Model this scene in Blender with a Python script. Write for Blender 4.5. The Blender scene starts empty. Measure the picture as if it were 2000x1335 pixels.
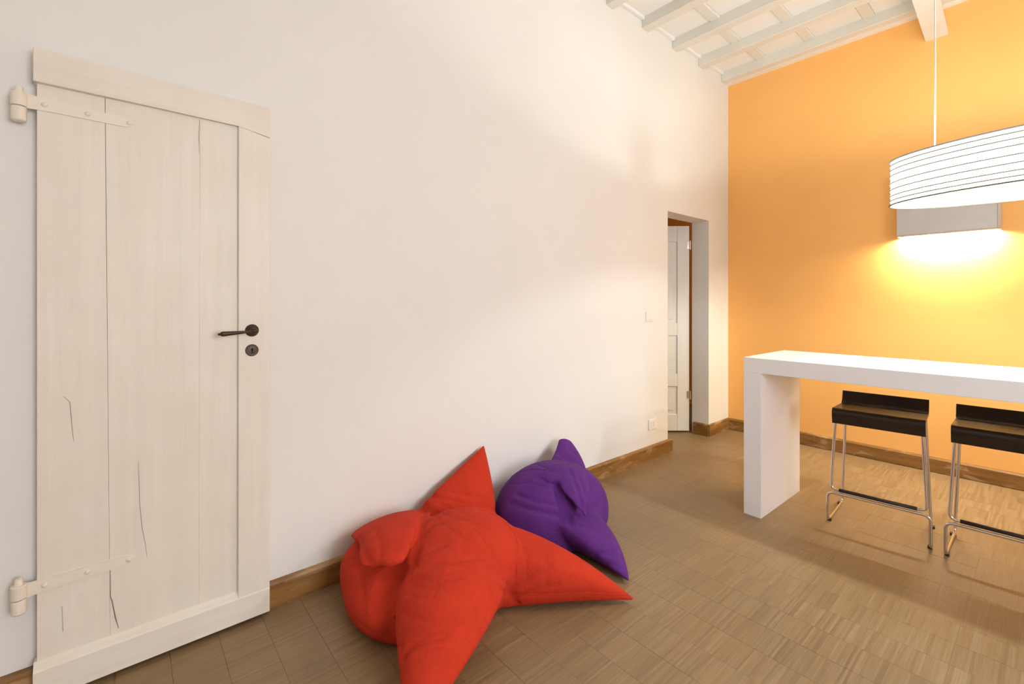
import bpy, bmesh, math, random
import numpy as np
from mathutils import Vector, Matrix
from mathutils.bvhtree import BVHTree

random.seed(7)
SC = bpy.context.scene
COL = SC.collection

# ------------------------------------------------------------------ camera
CAM_X, CAM_Z = 2.075, 1.25
cd = bpy.data.cameras.new('camera')
cd.sensor_width = 36.0
cd.lens = 890.0 / 2000.0 * 36.0
cd.shift_y = -(667.5 - 590.0) / 2000.0
cd.clip_start = 0.02
cam = bpy.data.objects.new('camera', cd)
cam.location = (CAM_X, 0, CAM_Z)
cam.rotation_euler = (math.radians(90), 0, math.radians(49.8))
COL.objects.link(cam)
SC.camera = cam

# ------------------------------------------------------------------ world, daylight, exposure
W = bpy.data.worlds.new('world')
SC.world = W
W.use_nodes = True
W.node_tree.nodes['Background'].inputs[0].default_value = (0.62, 0.76, 1.0, 1)
W.node_tree.nodes['Background'].inputs[1].default_value = 1.0
# daylight that comes in through the window behind the camera
def area(name, loc, rot, sx, sy, power, color):
    l = bpy.data.lights.new(name, 'AREA')
    l.shape = 'RECTANGLE'; l.size = sx; l.size_y = sy
    l.energy = power; l.color = color
    o = bpy.data.objects.new(name, l)
    o.location = loc; o.rotation_euler = rot
    COL.objects.link(o)
    return o
WIN = dict(y0=0.25, y1=1.75, z0=0.85, z1=2.45)
ROOM_X, ROOM_Y0, ROOM_Y1, CEIL = 4.4, -1.7, 4.57, 3.485
area('window_daylight', (ROOM_X + .16, (WIN['y0'] + WIN['y1']) / 2, (WIN['z0'] + WIN['z1']) / 2),
     (0, math.radians(90), 0), 1.5, 1.4, 84, (0.90, 0.89, 0.98))
POWER_BULB = 540.0      # emission strength of the pendant bulbs
POWER_SHADE = 2.3
POWER_SCONCE = 1050.0

vs = SC.view_settings
vs.view_transform = 'Standard'; vs.look = 'None'; vs.gamma = 1.0
vs.use_curve_mapping = False
vs.exposure = 0.30
SC.cycles.use_denoising = True
SC.cycles.max_bounces = 8
SC.cycles.diffuse_bounces = 6
SC.cycles.use_adaptive_sampling = True
SC.cycles.adaptive_threshold = 0.05
SC.cycles.adaptive_min_samples = 20
SC.cycles.sample_clamp_indirect = 8.0
SC.cycles.blur_glossy = 0.5

# ------------------------------------------------------------------ helpers
def link(o, parent=None):
    COL.objects.link(o)
    if parent is not None:
        o.parent = parent
    return o
def tag(o, label=None, cat=None, group=None, kind=None):
    if label: o['label'] = label
    if cat: o['category'] = cat
    if group: o['group'] = group
    if kind: o['kind'] = kind
    return o
def empty(name, loc=(0, 0, 0), rz=0.0):
    o = bpy.data.objects.new(name, None)
    o.location = loc; o.rotation_euler = (0, 0, rz)
    o.empty_display_size = 0.1
    return link(o)
def mesh_from_bm(name, bm, mat, smooth=False):
    me = bpy.data.meshes.new(name)
    bmesh.ops.recalc_face_normals(bm, faces=bm.faces)
    bm.to_mesh(me); bm.free()
    if mat: me.materials.append(mat)
    if smooth:
        for p in me.polygons: p.use_smooth = True
    return me
def obj(name, bm, mat, parent=None, smooth=False, auto=False):
    me = mesh_from_bm(name, bm, mat, smooth or auto)
    if auto:
        try: me.set_sharp_from_angle(angle=math.radians(35))
        except Exception: pass
    o = bpy.data.objects.new(name, me)
    return link(o, parent)
def bx(bm, x0, x1, y0, y1, z0, z1, bevel=0.0, seg=2):
    r = bmesh.ops.create_cube(bm, size=1.0)
    vsx = r['verts']
    for v in vsx:
        v.co = Vector((x0 + (v.co.x + .5) * (x1 - x0), y0 + (v.co.y + .5) * (y1 - y0), z0 + (v.co.z + .5) * (z1 - z0)))
    if bevel > 0:
        es = list({e for v in vsx for e in v.link_edges})
        bmesh.ops.bevel(bm, geom=es, offset=bevel, segments=seg, affect='EDGES', profile=0.5)
    return bm
def box(name, x0, x1, y0, y1, z0, z1, mat, parent=None, bevel=0.0, seg=2):
    bm = bmesh.new(); bx(bm, x0, x1, y0, y1, z0, z1, bevel, seg)
    return obj(name, bm, mat, parent)
def sweep(bm, pts, rad, n=10, cap=True, closed=False):
    """tube along a polyline; rad is a number or list"""
    P = [Vector(p) for p in pts]
    N = len(P)
    R = rad if isinstance(rad, (list, tuple)) else [rad] * N
    rings = []
    prev = None
    for i in range(N):
        if closed:
            t = (P[(i + 1) % N] - P[i - 1]).normalized()
        else:
            t = (P[min(i + 1, N - 1)] - P[max(i - 1, 0)]).normalized()
        if prev is None:
            a = Vector((0, 0, 1)) if abs(t.z) < .9 else Vector((1, 0, 0))
            u = t.cross(a).normalized()
        else:
            u = (prev - t * prev.dot(t)).normalized()
        prev = u
        w = t.cross(u)
        rings.append([bm.verts.new(P[i] + (u * math.cos(2 * math.pi * k / n) + w * math.sin(2 * math.pi * k / n)) * R[i]) for k in range(n)])
    for i in range(N if closed else N - 1):
        a, b = rings[i], rings[(i + 1) % N]
        off = 0
        if closed and i == N - 1:
            off = min(range(n), key=lambda q: (b[q].co - a[0].co).length)
        for k in range(n):
            bm.faces.new((a[k], a[(k + 1) % n], b[(k + 1 + off) % n], b[(k + off) % n]))
    if cap and not closed:
        bm.faces.new(rings[0][::-1]); bm.faces.new(rings[-1])
    return bm
def fillet(pts, r, n=6):
    """polyline with rounded corners"""
    P = [Vector(p) for p in pts]
    out = [P[0]]
    for i in range(1, len(P) - 1):
        a, b, c = P[i - 1], P[i], P[i + 1]
        d1, d2 = (a - b).normalized(), (c - b).normalized()
        ang = d1.angle(d2)
        if ang > math.pi - .02:
            out.append(b); continue
        t = min(r / math.tan(ang / 2), (a - b).length * .49, (c - b).length * .49)
        p0, p1 = b + d1 * t, b + d2 * t
        for k in range(n + 1):
            s = k / n
            out.append(p0 * (1 - s) ** 2 + b * 2 * s * (1 - s) + p1 * s * s)
    out.append(P[-1])
    return out
def lathe(bm, prof, origin, axis, n=28):
    """prof: list of (radius, distance along axis)"""
    ax = Vector(axis).normalized()
    a = Vector((0, 0, 1)) if abs(ax.z) < .9 else Vector((1, 0, 0))
    u = ax.cross(a).normalized(); w = ax.cross(u)
    O = Vector(origin)
    rings = []
    for r, h in prof:
        if r < 1e-6:
            rings.append([bm.verts.new(O + ax * h)])
        else:
            rings.append([bm.verts.new(O + ax * h + (u * math.cos(2 * math.pi * k / n) + w * math.sin(2 * math.pi * k / n)) * r) for k in range(n)])
    for A_, B_ in zip(rings, rings[1:]):
        for k in range(n):
            if len(A_) == 1 and len(B_) == 1: continue
            if len(A_) == 1: bm.faces.new((A_[0], B_[k], B_[(k + 1) % n]))
            elif len(B_) == 1: bm.faces.new((A_[k], A_[(k + 1) % n], B_[0]))
            else: bm.faces.new((A_[k], A_[(k + 1) % n], B_[(k + 1) % n], B_[k]))
    return bm
def prism(bm, prof, x0, x1, axis='x'):
    """extrude a closed 2D profile between x0 and x1; axis x: prof=(y,z); axis y: prof=(x,z)"""
    def P(a, q):
        return (a, q[0], q[1]) if axis == 'x' else (q[0], a, q[1])
    A_ = [bm.verts.new(P(x0, q)) for q in prof]
    B_ = [bm.verts.new(P(x1, q)) for q in prof]
    n = len(prof)
    for k in range(n):
        bm.faces.new((A_[k], A_[(k + 1) % n], B_[(k + 1) % n], B_[k]))
    bm.faces.new(A_[::-1]); bm.faces.new(B_)
    return bm
def copy_tree(o, parent=None):
    c = o.copy(); COL.objects.link(c); c.parent = parent
    for ch in o.children: copy_tree(ch, c)
    return c

# ------------------------------------------------------------------ materials
class NT:
    def __init__(self, name):
        self.m = bpy.data.materials.new(name); self.m.use_nodes = True
        self.t = self.m.node_tree; self.b = self.t.nodes['Principled BSDF']
    def n(self, typ, **kw):
        nd = self.t.nodes.new(typ)
        for k, v in kw.items():
            if k.startswith('i_'):
                key = k[2:]
                key = int(key) if key.isdigit() else key.replace('_', ' ')
                nd.inputs[key].default_value = v
            else: setattr(nd, k, v)
        return nd
    def l(self, a, ao, b, bi):
        self.t.links.new(a.outputs[ao], b.inputs[bi])
    def set(self, **kw):
        for k, v in kw.items():
            self.b.inputs[k.replace('_', ' ')].default_value = v
        return self
    def bump(self, src, out, strength, dist=0.01):
        bp = self.n('ShaderNodeBump', i_Strength=strength, i_Distance=dist)
        self.l(src, out, bp, 'Height'); self.l(bp, 0, self.b, 'Normal')
        return bp
    def coord(self, which='Object', scale=(1, 1, 1)):
        tc = self.n('ShaderNodeTexCoord'); mp = self.n('ShaderNodeMapping')
        mp.inputs['Scale'].default_value = scale
        self.l(tc, which, mp, 0)
        return mp
    def ramp(self, stops):
        r = self.n('ShaderNodeValToRGB')
        e = r.color_ramp.elements
        while len(e) < len(stops): e.new(.5)
        for q, (p, c) in zip(e, stops):
            q.position = p; q.color = (*c, 1)
        return r
def rgb(h):
    h = h.lstrip('#')
    v = [int(h[i:i + 2], 16) / 255 for i in (0, 2, 4)]
    return tuple(x / 12.92 if x <= .04045 else ((x + .055) / 1.055) ** 2.4 for x in v)
def plaster(name, col, var=0.03, rough=.75, bump=.12):
    k = NT(name); k.set(Roughness=rough)
    mp = k.coord()
    n1 = k.n('ShaderNodeTexNoise', i_Scale=2.2, i_Detail=4.0); k.l(mp, 0, n1, 'Vector')
    r = k.ramp([(.3, tuple(c * (1 - var) for c in col)), (.7, tuple(min(1, c * (1 + var)) for c in col))])
    k.l(n1, 0, r, 0); k.l(r, 0, k.b, 'Base Color')
    n2 = k.n('ShaderNodeTexNoise', i_Scale=14.0, i_Detail=6.0); k.l(mp, 0, n2, 'Vector')
    k.bump(n2, 0, bump, .01)
    return k.m
def plain(name, col, rough=.5, metal=0.0, **kw):
    k = NT(name); k.set(Base_Color=(*col, 1), Roughness=rough, Metallic=metal, **kw)
    return k.m
def painted_wood(name, col, axis=2, bump=.18):
    k = NT(name); k.set(Roughness=.5)
    sc = [38, 38, 38]; sc[axis] = 1.6
    mp = k.coord(scale=tuple(sc))
    n1 = k.n('ShaderNodeTexNoise', i_Scale=1.0, i_Detail=5.0, i_Roughness=.6); k.l(mp, 0, n1, 'Vector')
    r = k.ramp([(.3, tuple(c * .95 for c in col)), (.65, col)])
    k.l(n1, 0, r, 0)
    mp2 = k.coord(scale=(3, 3, 3))
    n2 = k.n('ShaderNodeTexNoise', i_Scale=2.0, i_Detail=3.0); k.l(mp2, 0, n2, 'Vector')
    mx = k.n('ShaderNodeMix', data_type='RGBA', blend_type='MULTIPLY')
    mx.inputs['Factor'].default_value = .5
    r2 = k.ramp([(.35, (.93, .91, .86)), (.7, (1, 1, 1))]); k.l(n2, 0, r2, 0)
    k.l(r, 0, mx, 'A'); k.l(r2, 0, mx, 'B'); k.l(mx, 'Result', k.b, 'Base Color')
    k.bump(n1, 0, bump, .004)
    return k.m
def stained_wood(name, c0, c1, c2, axis):
    """reddish brown baseboard with pale worn patches"""
    k = NT(name); k.set(Roughness=.42)
    sc = [26, 26, 26]; sc[axis] = 2.2
    mp = k.coord(scale=tuple(sc))
    n1 = k.n('ShaderNodeTexNoise', i_Scale=1.0, i_Detail=6.0, i_Distortion=.6); k.l(mp, 0, n1, 'Vector')
    r = k.ramp([(.28, c0), (.62, c1)]); k.l(n1, 0, r, 0)
    sc2 = [14, 14, 14]; sc2[axis] = 4.5
    mp2 = k.coord(scale=tuple(sc2))
    n2 = k.n('ShaderNodeTexNoise', i_Scale=1.0, i_Detail=7.0, i_Distortion=1.2); k.l(mp2, 0, n2, 'Vector')
    r2 = k.ramp([(.535, (0, 0, 0)), (.64, (1, 1, 1))]); k.l(n2, 0, r2, 0)
    mt = k.n('ShaderNodeMath', operation='MULTIPLY'); mt.inputs[1].default_value = .55
    k.l(r2, 0, mt, 0)
    mx = k.n('ShaderNodeMix', data_type='RGBA'); k.l(mt, 0, mx, 'Factor')
    k.l(r, 0, mx, 'A'); mx.inputs['B'].default_value = (*c2, 1)
    k.l(mx, 'Result', k.b, 'Base Color')
    k.bump(n1, 0, .15, .003)
    return k.m
def parquet():
    """narrow strips on edge, about a centimetre wide, running along Y"""
    k = NT('parquet_strips')
    tc = k.n('ShaderNodeTexCoord')
    geo = k.n('ShaderNodeNewGeometry')
    oi = k.n('ShaderNodeObjectInfo')
    sp = k.n('ShaderNodeSeparateXYZ'); k.l(geo, 'Position', sp, 0)
    dv = k.n('ShaderNodeMath', operation='DIVIDE'); dv.inputs[1].default_value = .0082; k.l(sp, 'X', dv, 0)
    fl = k.n('ShaderNodeMath', operation='FLOOR'); k.l(dv, 0, fl, 0)
    fr = k.n('ShaderNodeMath', operation='FRACT'); k.l(dv, 0, fr, 0)
    cb = k.n('ShaderNodeCombineXYZ'); k.l(fl, 0, cb, 'X'); k.l(oi, 'Random', cb, 'Y')
    wn = k.n('ShaderNodeTexWhiteNoise', noise_dimensions='2D'); k.l(cb, 0, wn, 'Vector')
    r = k.ramp([(0.0, rgb('#886f4f')), (.3, rgb('#907754')), (.8, rgb('#967c58')), (1.0, rgb('#9b8260'))])
    k.l(wn, 'Value', r, 0)
    # grain along the strip
    mp = k.n('ShaderNodeMapping'); mp.inputs['Scale'].default_value = (330, 6, 1); k.l(geo, 'Position', mp, 0)
    n1 = k.n('ShaderNodeTexNoise', i_Scale=1.0, i_Detail=5.0, i_Roughness=.65); k.l(mp, 0, n1, 'Vector')
    g = k.ramp([(.3, (.80, .79, .78)), (.7, (1.10, 1.10, 1.10))]); k.l(n1, 0, g, 0)
    m1 = k.n('ShaderNodeMix', data_type='RGBA', blend_type='MULTIPLY'); m1.inputs['Factor'].default_value = 1.0
    k.l(r, 0, m1, 'A'); k.l(g, 0, m1, 'B')
    # tone of each block
    bt = k.ramp([(0, (.97, .968, .965)), (1, (1.02, 1.02, 1.015))]); k.l(oi, 'Random', bt, 0)
    m2 = k.n('ShaderNodeMix', data_type='RGBA', blend_type='MULTIPLY'); m2.inputs['Factor'].default_value = 1.0
    k.l(m1, 'Result', m2, 'A'); k.l(bt, 0, m2, 'B')
    # worn larger patches
    n3 = k.n('ShaderNodeTexNoise', i_Scale=1.3, i_Detail=4.0); k.l(geo, 'Position', n3, 'Vector')
    w = k.ramp([(.35, (.86, .85, .83)), (.65, (1.05, 1.05, 1.05))]); k.l(n3, 0, w, 0)
    m3 = k.n('ShaderNodeMix', data_type='RGBA', blend_type='MULTIPLY'); m3.inputs['Factor'].default_value = 1.0
    k.l(m2, 'Result', m3, 'A'); k.l(w, 0, m3, 'B')
    # thin dark lines between strips
    lt = k.n('ShaderNodeMath', operation='LESS_THAN'); lt.inputs[1].default_value = .07; k.l(fr, 0, lt, 0)
    lm = k.n('ShaderNodeMath', operation='MULTIPLY'); lm.inputs[1].default_value = .18; k.l(lt, 0, lm, 0)
    m4 = k.n('ShaderNodeMix', data_type='RGBA'); k.l(lm, 0, m4, 'Factor'); k.l(m3, 'Result', m4, 'A')
    m4.inputs['B'].default_value = (.09, .06, .035, 1)
    k.l(m4, 'Result', k.b, 'Base Color')
    rr = k.n('ShaderNodeMapRange'); rr.inputs['To Min'].default_value = .36; rr.inputs['To Max'].default_value = .54
    k.l(wn, 'Value', rr, 0); k.l(rr, 0, k.b, 'Roughness')
    k.bump(n1, 0, .10, .002)
    return k.m
def fabric(name, col, col2):
    k = NT(name); k.set(Roughness=.9, Specular_IOR_Level=.25)
    mp = k.coord()
    n1 = k.n('ShaderNodeTexNoise', i_Scale=7.0, i_Detail=3.0); k.l(mp, 0, n1, 'Vector')
    r = k.ramp([(.3, col2), (.7, col)]); k.l(n1, 0, r, 0); k.l(r, 0, k.b, 'Base Color')
    n2 = k.n('ShaderNodeTexNoise', i_Scale=16.0, i_Detail=3.0, i_Distortion=1.4); k.l(mp, 0, n2, 'Vector')
    b1 = k.n('ShaderNodeBump', i_Strength=.16, i_Distance=.03); k.l(n2, 0, b1, 'Height')
    n3 = k.n('ShaderNodeTexNoise', i_Scale=900.0, i_Detail=1.0); k.l(mp, 0, n3, 'Vector')
    b2 = k.n('ShaderNodeBump', i_Strength=.12, i_Distance=.001); k.l(n3, 0, b2, 'Height'); k.l(b1, 0, b2, 'Normal')
    k.l(b2, 0, k.b, 'Normal')
    return k.m
def glow(name, col, strength, base=(.9, .88, .84)):
    k = NT(name); k.set(Base_Color=(*base, 1), Roughness=.8, Emission_Color=(*col, 1), Emission_Strength=strength)
    return k.m

M = {}
M['white'] = plaster('white_wall_plaster', (.81, .805, .76), .012)
M['orange'] = plaster('orange_wall_paint', (.95, .51, .15), .02)
M['ceil'] = plaster('white_ceiling_paint', (.84, .835, .795), .02, .7, .06)
M['rafter'] = painted_wood('white_rafter_paint', (.77, .765, .70), 0, .1)
M['doorp'] = painted_wood('cream_door_paint', (.835, .785, .675), 2)
M['doorh'] = painted_wood('cream_rail_paint', (.835, .785, .675), 1)
M['door2'] = painted_wood('white_door_paint', (.80, .79, .74), 2, .06)
M['iron'] = plain('cream_painted_iron', (.82, .755, .63), .45)
M['bronze'] = plain('dark_bronze', (.060, .032, .017), .42, .35)
M['black'] = plain('keyhole_black', (.006, .005, .004), .7)
M['crack'] = plain('dark_crack', (.22, .17, .11), .9)
M['baseY'] = stained_wood('brown_baseboard_y', (.17, .075, .016), (.30, .145, .035), (.55, .36, .17), 1)
M['baseX'] = stained_wood('brown_baseboard_x', (.17, .075, .016), (.30, .145, .035), (.55, .36, .17), 0)
M['floor'] = parquet()
M['sub'] = plain('dark_joint', (.05, .033, .02), .9)
M['plastic'] = plain('white_plastic', (.85, .83, .80), .35)
M['table'] = plain('white_lacquer', (.84, .84, .83), .42)
M['chrome'] = plain('chrome', (.72, .70, .67), .16, 1.0)
M['rubber'] = plain('black_rubber', (.012, .011, .010), .55)
M['red'] = fabric('red_orange_canvas', (.53, .036, .011), (.47, .030, .010))
M['purple'] = fabric('purple_canvas', (.115, .025, .20), (.095, .020, .17))
M['steel'] = plain('grey_metal', (.55, .53, .51), .4, .0)
M['frame'] = plain('beige_metal', (.52, .44, .36), .45)
M['wire'] = plain('pale_wire', (.42, .41, .37), .6)
M['hoop'] = plain('olive_wire', (.16, .15, .09), .6)
M['cord'] = plain('white_cord', (.80, .77, .72), .5)
M['paper'] = glow('rice_paper_glow', (.98, 1.0, .97), POWER_SHADE, (.35, .34, .33))
M['bulb'] = glow('lit_bulb', (.97, 1.0, .97), POWER_BULB, (1, 1, 1))
M['tube'] = glow('lit_tube', (1.0, .86, .60), POWER_SCONCE, (1, 1, 1))
def pane():
    k = NT('window_pane'); tr = k.n('ShaderNodeBsdfTransparent'); gl = k.n('ShaderNodeBsdfGlossy', i_Roughness=.02)
    mx = k.n('ShaderNodeMixShader', i_0=.05)
    k.l(tr, 0, mx, 1); k.l(gl, 0, mx, 2); k.l(mx, 0, k.t.nodes['Material Output'], 'Surface')
    return k.m
M['pane'] = pane()
def wenge():
    k = NT('dark_plywood'); k.set(Roughness=.34)
    mp = k.coord(scale=(4, 160, 160))
    n = k.n('ShaderNodeTexNoise', i_Scale=1.0, i_Detail=4.0); k.l(mp, 0, n, 'Vector')
    r = k.ramp([(.3, (.010, .0055, .004)), (.7, (.030, .015, .009))]); k.l(n, 0, r, 0); k.l(r, 0, k.b, 'Base Color')
    k.bump(n, 0, .12, .001)
    return k.m
M['wenge'] = wenge()

# ------------------------------------------------------------------ room shell
OP = dict(y0=3.462, y1=4.170, z=2.015)     # opening in the white wall
T = 0.165                                    # its depth
# floor: dark bed with parquet blocks
fl = box('floor', -1.6, ROOM_X, ROOM_Y0, 5.35, -.12, -.004, M['floor'])
tag(fl, 'brown parquet floor of narrow strips', 'floor', kind='structure')
BL, BW = 0.1467, 0.462
bm = bmesh.new(); bx(bm, -BW / 2 + .0002, BW / 2 - .0002, -BL / 2 + .0004, BL / 2 - .0004, -.006, 0.0)
block_me = mesh_from_bm('parquet_block', bm, M['floor'])
y = -.03 + BL / 2
row = 0
first = True
while y < ROOM_Y1 - BL / 2:
    off = 0.0
    x = BW / 2 - off
    while x < 2.75:
        # only blocks that the picture can show
        dx, dy = x - CAM_X, y
        dep = -math.sin(math.radians(49.8)) * dx + math.cos(math.radians(49.8)) * dy
        rgt = math.cos(math.radians(49.8)) * dx + math.sin(math.radians(49.8)) * dy
        if dep > 1.1 and abs(rgt) < dep * 1.3 + .3 and x > -.1:
            o = bpy.data.objects.new('parquet_block', block_me)
            o.location = (x, y, random.uniform(-.0003, .0003))
            link(o, fl)
        x += BW
    y += BL; row += 1

# white wall with the door opening
bm = bmesh.new()
def wall_quad(bm, a, b, c, d): bm.faces.new([bm.verts.new(p) for p in (a, b, c, d)])
bx(bm, -T, 0, ROOM_Y0 - .2, OP['y0'], -.12, CEIL + .2)
bx(bm, -T, 0, OP['y1'], ROOM_Y1 + .2, -.12, CEIL + .2)
bx(bm, -T, 0, OP['y0'], OP['y1'], OP['z'], CEIL + .2)
wl = obj('wall_left', bm, M['white'])
tag(wl, 'white plaster wall with a narrow doorway', 'wall', kind='structure')
wo = box('wall_far', 0.0, ROOM_X + .2, ROOM_Y1, ROOM_Y1 + .2, -.12, CEIL + .2, M['orange'])
tag(wo, 'orange painted end wall behind the counter', 'wall', kind='structure')
wb = box('wall_back', 0, ROOM_X + .2, ROOM_Y0 - .2, ROOM_Y0, -.12, CEIL + .2, M['white'])
tag(wb, 'white wall behind the viewer', 'wall', kind='structure')
bm = bmesh.new()
bx(bm, ROOM_X, ROOM_X + .2, ROOM_Y0, WIN['y0'], -.12, CEIL + .2)
bx(bm, ROOM_X, ROOM_X + .2, WIN['y1'], ROOM_Y1, -.12, CEIL + .2)
bx(bm, ROOM_X, ROOM_X + .2, WIN['y0'], WIN['y1'], -.12, WIN['z0'])
bx(bm, ROOM_X, ROOM_X + .2, WIN['y0'], WIN['y1'], WIN['z1'], CEIL + .2)
wr = obj('wall_right', bm, M['white'])
tag(wr, 'white wall with the window, opposite the plank door', 'wall', kind='structure')
wf = empty('window_1', (ROOM_X + .1, (WIN['y0'] + WIN['y1']) / 2, WIN['z0']))
tag(wf, 'white framed casement window opposite the plank door', 'window', kind='structure')
hw = (WIN['y1'] - WIN['y0']) / 2; hh = WIN['z1'] - WIN['z0']
bm = bmesh.new()
for a in (-hw, -.03, hw - .06): bx(bm, -.025, .025, a, a + .06, 0, hh)
for a in (0, hh - .06): bx(bm, -.024, .024, -hw, hw, a, a + .06)
obj('window_frame', bm, M['plastic'], wf)
for a in (-hw + .06, .03): box('window_pane', -.003, .003, a, a + hw - .09, .06, hh - .06, M['pane'], wf)

# ceiling: boards, rafters, cross battens
ce = box('ceiling', 0, ROOM_X, ROOM_Y0, ROOM_Y1, CEIL, CEIL + .15, M['ceil'])
tag(ce, 'white beamed ceiling with rafters and cross battens', 'ceiling', kind='structure')
RY = [4.415 - .443 * k for k in range(14)]
bm = bmesh.new(); bx(bm, 0.0, ROOM_X, 0, .085, 3.398, CEIL + .01, .006, 2)
raf_me = mesh_from_bm('rafter', bm, M['rafter'])
for i, ry in enumerate(RY):
    if ry < ROOM_Y0 + .1: continue
    o = bpy.data.objects.new('rafter', raf_me); o.location = (0, ry, random.uniform(-.004, .004)); link(o, ce)
bay = .443 - .085
bm = bmesh.new(); bx(bm, -.037, .037, 0, bay, CEIL - .022, CEIL + .005, .004, 1)
bat_me = mesh_from_bm('batten', bm, M['rafter'])
bm = bmesh.new(); bx(bm, -.16, .16, 0, bay, CEIL - .006, CEIL + .005, .002, 1)
tile_me = mesh_from_bm('ceiling_board', bm, M['ceil'])
bm = bmesh.new(); bx(bm, 0.0, .03, 0, bay, CEIL - .026, CEIL + .005, .004, 1)
cov_me = mesh_from_bm('cove_strip', bm, M['ceil'])
for i, ry in enumerate(RY):
    if ry < 1.6: break
    y0 = ry - bay
    for k in range(6):
        jx = random.uniform(-.012, .012) + (0.0 if i % 2 == 0 else -.02)
        xc = .373 + .395 * k + jx
        o = bpy.data.objects.new('batten', bat_me); o.location = (xc, y0, 0); link(o, ce)
        if k < 5:
            o = bpy.data.objects.new('ceiling_board', tile_me); o.location = (xc + .1975, y0, random.uniform(-.003, .003)); link(o, ce)
    o = bpy.data.objects.new('ceiling_board', tile_me); o.location = (.175, y0, 0); link(o, ce)
    o = bpy.data.objects.new('cove_strip', cov_me); o.location = (0, y0, 0); link(o, ce)
# cornice strip where the last rafter meets the orange wall
box('cornice', 0.0, ROOM_X, 4.50, ROOM_Y1 + .01, 3.396, CEIL, M['ceil'], ce, .004, 1)
# main tie beam under the rafters
ang = math.radians(2.2)
bt = empty('trim_1', (1.53, ROOM_Y1, 3.2), ang)
tag(bt, 'white tie beam under the rafters, ending at the orange wall', 'beam', kind='structure')
bm = bmesh.new()
prism(bm, [(-.0625, 0), (.0625, 0), (.0625, .014), (.008, .03), (.008, .21), (-.05, .21), (-.0625, .03)], .02, -5.9, 'y')
obj('beam', bm, M['rafter'], bt)

# ------------------------------------------------------------------ baseboards
def base_profile(d, h=.105):
    return [(0, 0), (d, 0), (d, h - .012), (d - .006, h - .003), (0, h)]
def baseboard(name, label, bm, mat):
    return tag(obj(name, bm, mat), label, 'baseboard', kind='structure')
bm = bmesh.new(); prism(bm, [(a, b) for a, b in base_profile(.022)], .441, OP['y0'] + .04, 'y')
baseboard('baseboard_left', 'worn brown wooden baseboard along the long white wall', bm, M['baseY'])
bm = bmesh.new(); prism(bm, [(a, b) for a, b in base_profile(.022)], ROOM_Y0, -.226, 'y')
baseboard('baseboard_hinge', 'brown baseboard on the hinge side of the plank door', bm, M['baseY'])
bm = bmesh.new(); prism(bm, [(a, b) for a, b in base_profile(.022)], OP['y1'] - .022, ROOM_Y1, 'y')
baseboard('baseboard_corner', 'short brown baseboard between doorway and orange wall', bm, M['baseY'])
bm = bmesh.new(); prism(bm, [(OP['y1'] - a, b) for a, b in base_profile(.022)], -T + .02, .0, 'x')
baseboard('baseboard_doorway', 'short brown baseboard inside the doorway reveal', bm, M['baseX'])
bm = bmesh.new(); prism(bm, [(ROOM_Y1 - a, b) for a, b in base_profile(.024)], .022, ROOM_X, 'x')
baseboard('baseboard_far', 'brown wooden baseboard along the orange wall', bm, M['baseX'])
for nm, lab, args in (('baseboard_right', 'brown wooden baseboard along the wall opposite the plank door', (ROOM_X - .022, ROOM_X, ROOM_Y0, ROOM_Y1 - .024)),
                      ('baseboard_back', 'brown wooden baseboard under the window wall', (0.022, ROOM_X - .022, ROOM_Y0, ROOM_Y0 + .022))):
    bm = bmesh.new(); bx(bm, *args, 0, .105, .004, 1); baseboard(nm, lab, bm, M['baseX'])

# ------------------------------------------------------------------ next room behind the doorway
nr = empty('wall_next_room', (-1.6, 3.8, 0))
tag(nr, 'orange walls of the room seen through the doorway gap', 'wall', kind='structure')
bm = bmesh.new()
bx(bm, -.1, .0, -1.4, 1.6, -.1, 2.9); bx(bm, 0, 1.6 - T, 1.5, 1.6, -.1, 2.9); bx(bm, 0, 1.6 - T, -1.4, -1.3, -.1, 2.9)
bx(bm, 0, 1.6 - T, -1.3, 1.5, 2.8, 2.9)
obj('wall_panel', bm, M['orange'], nr)

# ------------------------------------------------------------------ plank door on the white wall
d1 = empty('door_1', (0.0, .11, 0.0))
tag(d1, 'old cream plank door with strap hinges and dark bronze lever handle', 'door', kind='structure')
def dbox(name, x0, x1, y0, y1, z0, z1, mat, bevel=.003, parent=d1):
    return box(name, x0, x1, y0 - .11, y1 - .11, z0, z1, mat, parent, bevel, 2)
DX0, DXP, DXF = .014, .038, .056
g = .0011
# vertical boards, with slightly leaning joints
edges_t = [-.214, -.056, .207, .330]
edges_b = [-.214, -.042, .203, .330]
for i in range(3):
    bm = bmesh.new()
    jg = [g, .0004, .0005, g][i] if i else g
    a0, a1 = edges_b[i] + (.0002) - .11, edges_b[i + 1] - (.0002) - .11
    b0, b1 = edges_t[i] + (.0007 if i == 1 else .0002) - .11, edges_t[i + 1] - (.0007 if i == 0 else .0002) - .11
    xo = DXP + [0, .0006, 0.0002][i]
    vv = [bm.verts.new(p) for p in ((DX0, a0, .03), (xo, a0, .03), (xo, a1, .03), (DX0, a1, .03),
                                    (DX0, b0, 1.99), (xo, b0, 1.99), (xo, b1, 1.99), (DX0, b1, 1.99))]
    for f in ((0, 1, 2, 3), (7, 6, 5, 4), (0, 4, 5, 1), (1, 5, 6, 2), (2, 6, 7, 3), (3, 7, 4, 0)):
        bm.faces.new([vv[q] for q in f])
    obj('board', bm, M['doorp'], d1)
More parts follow.
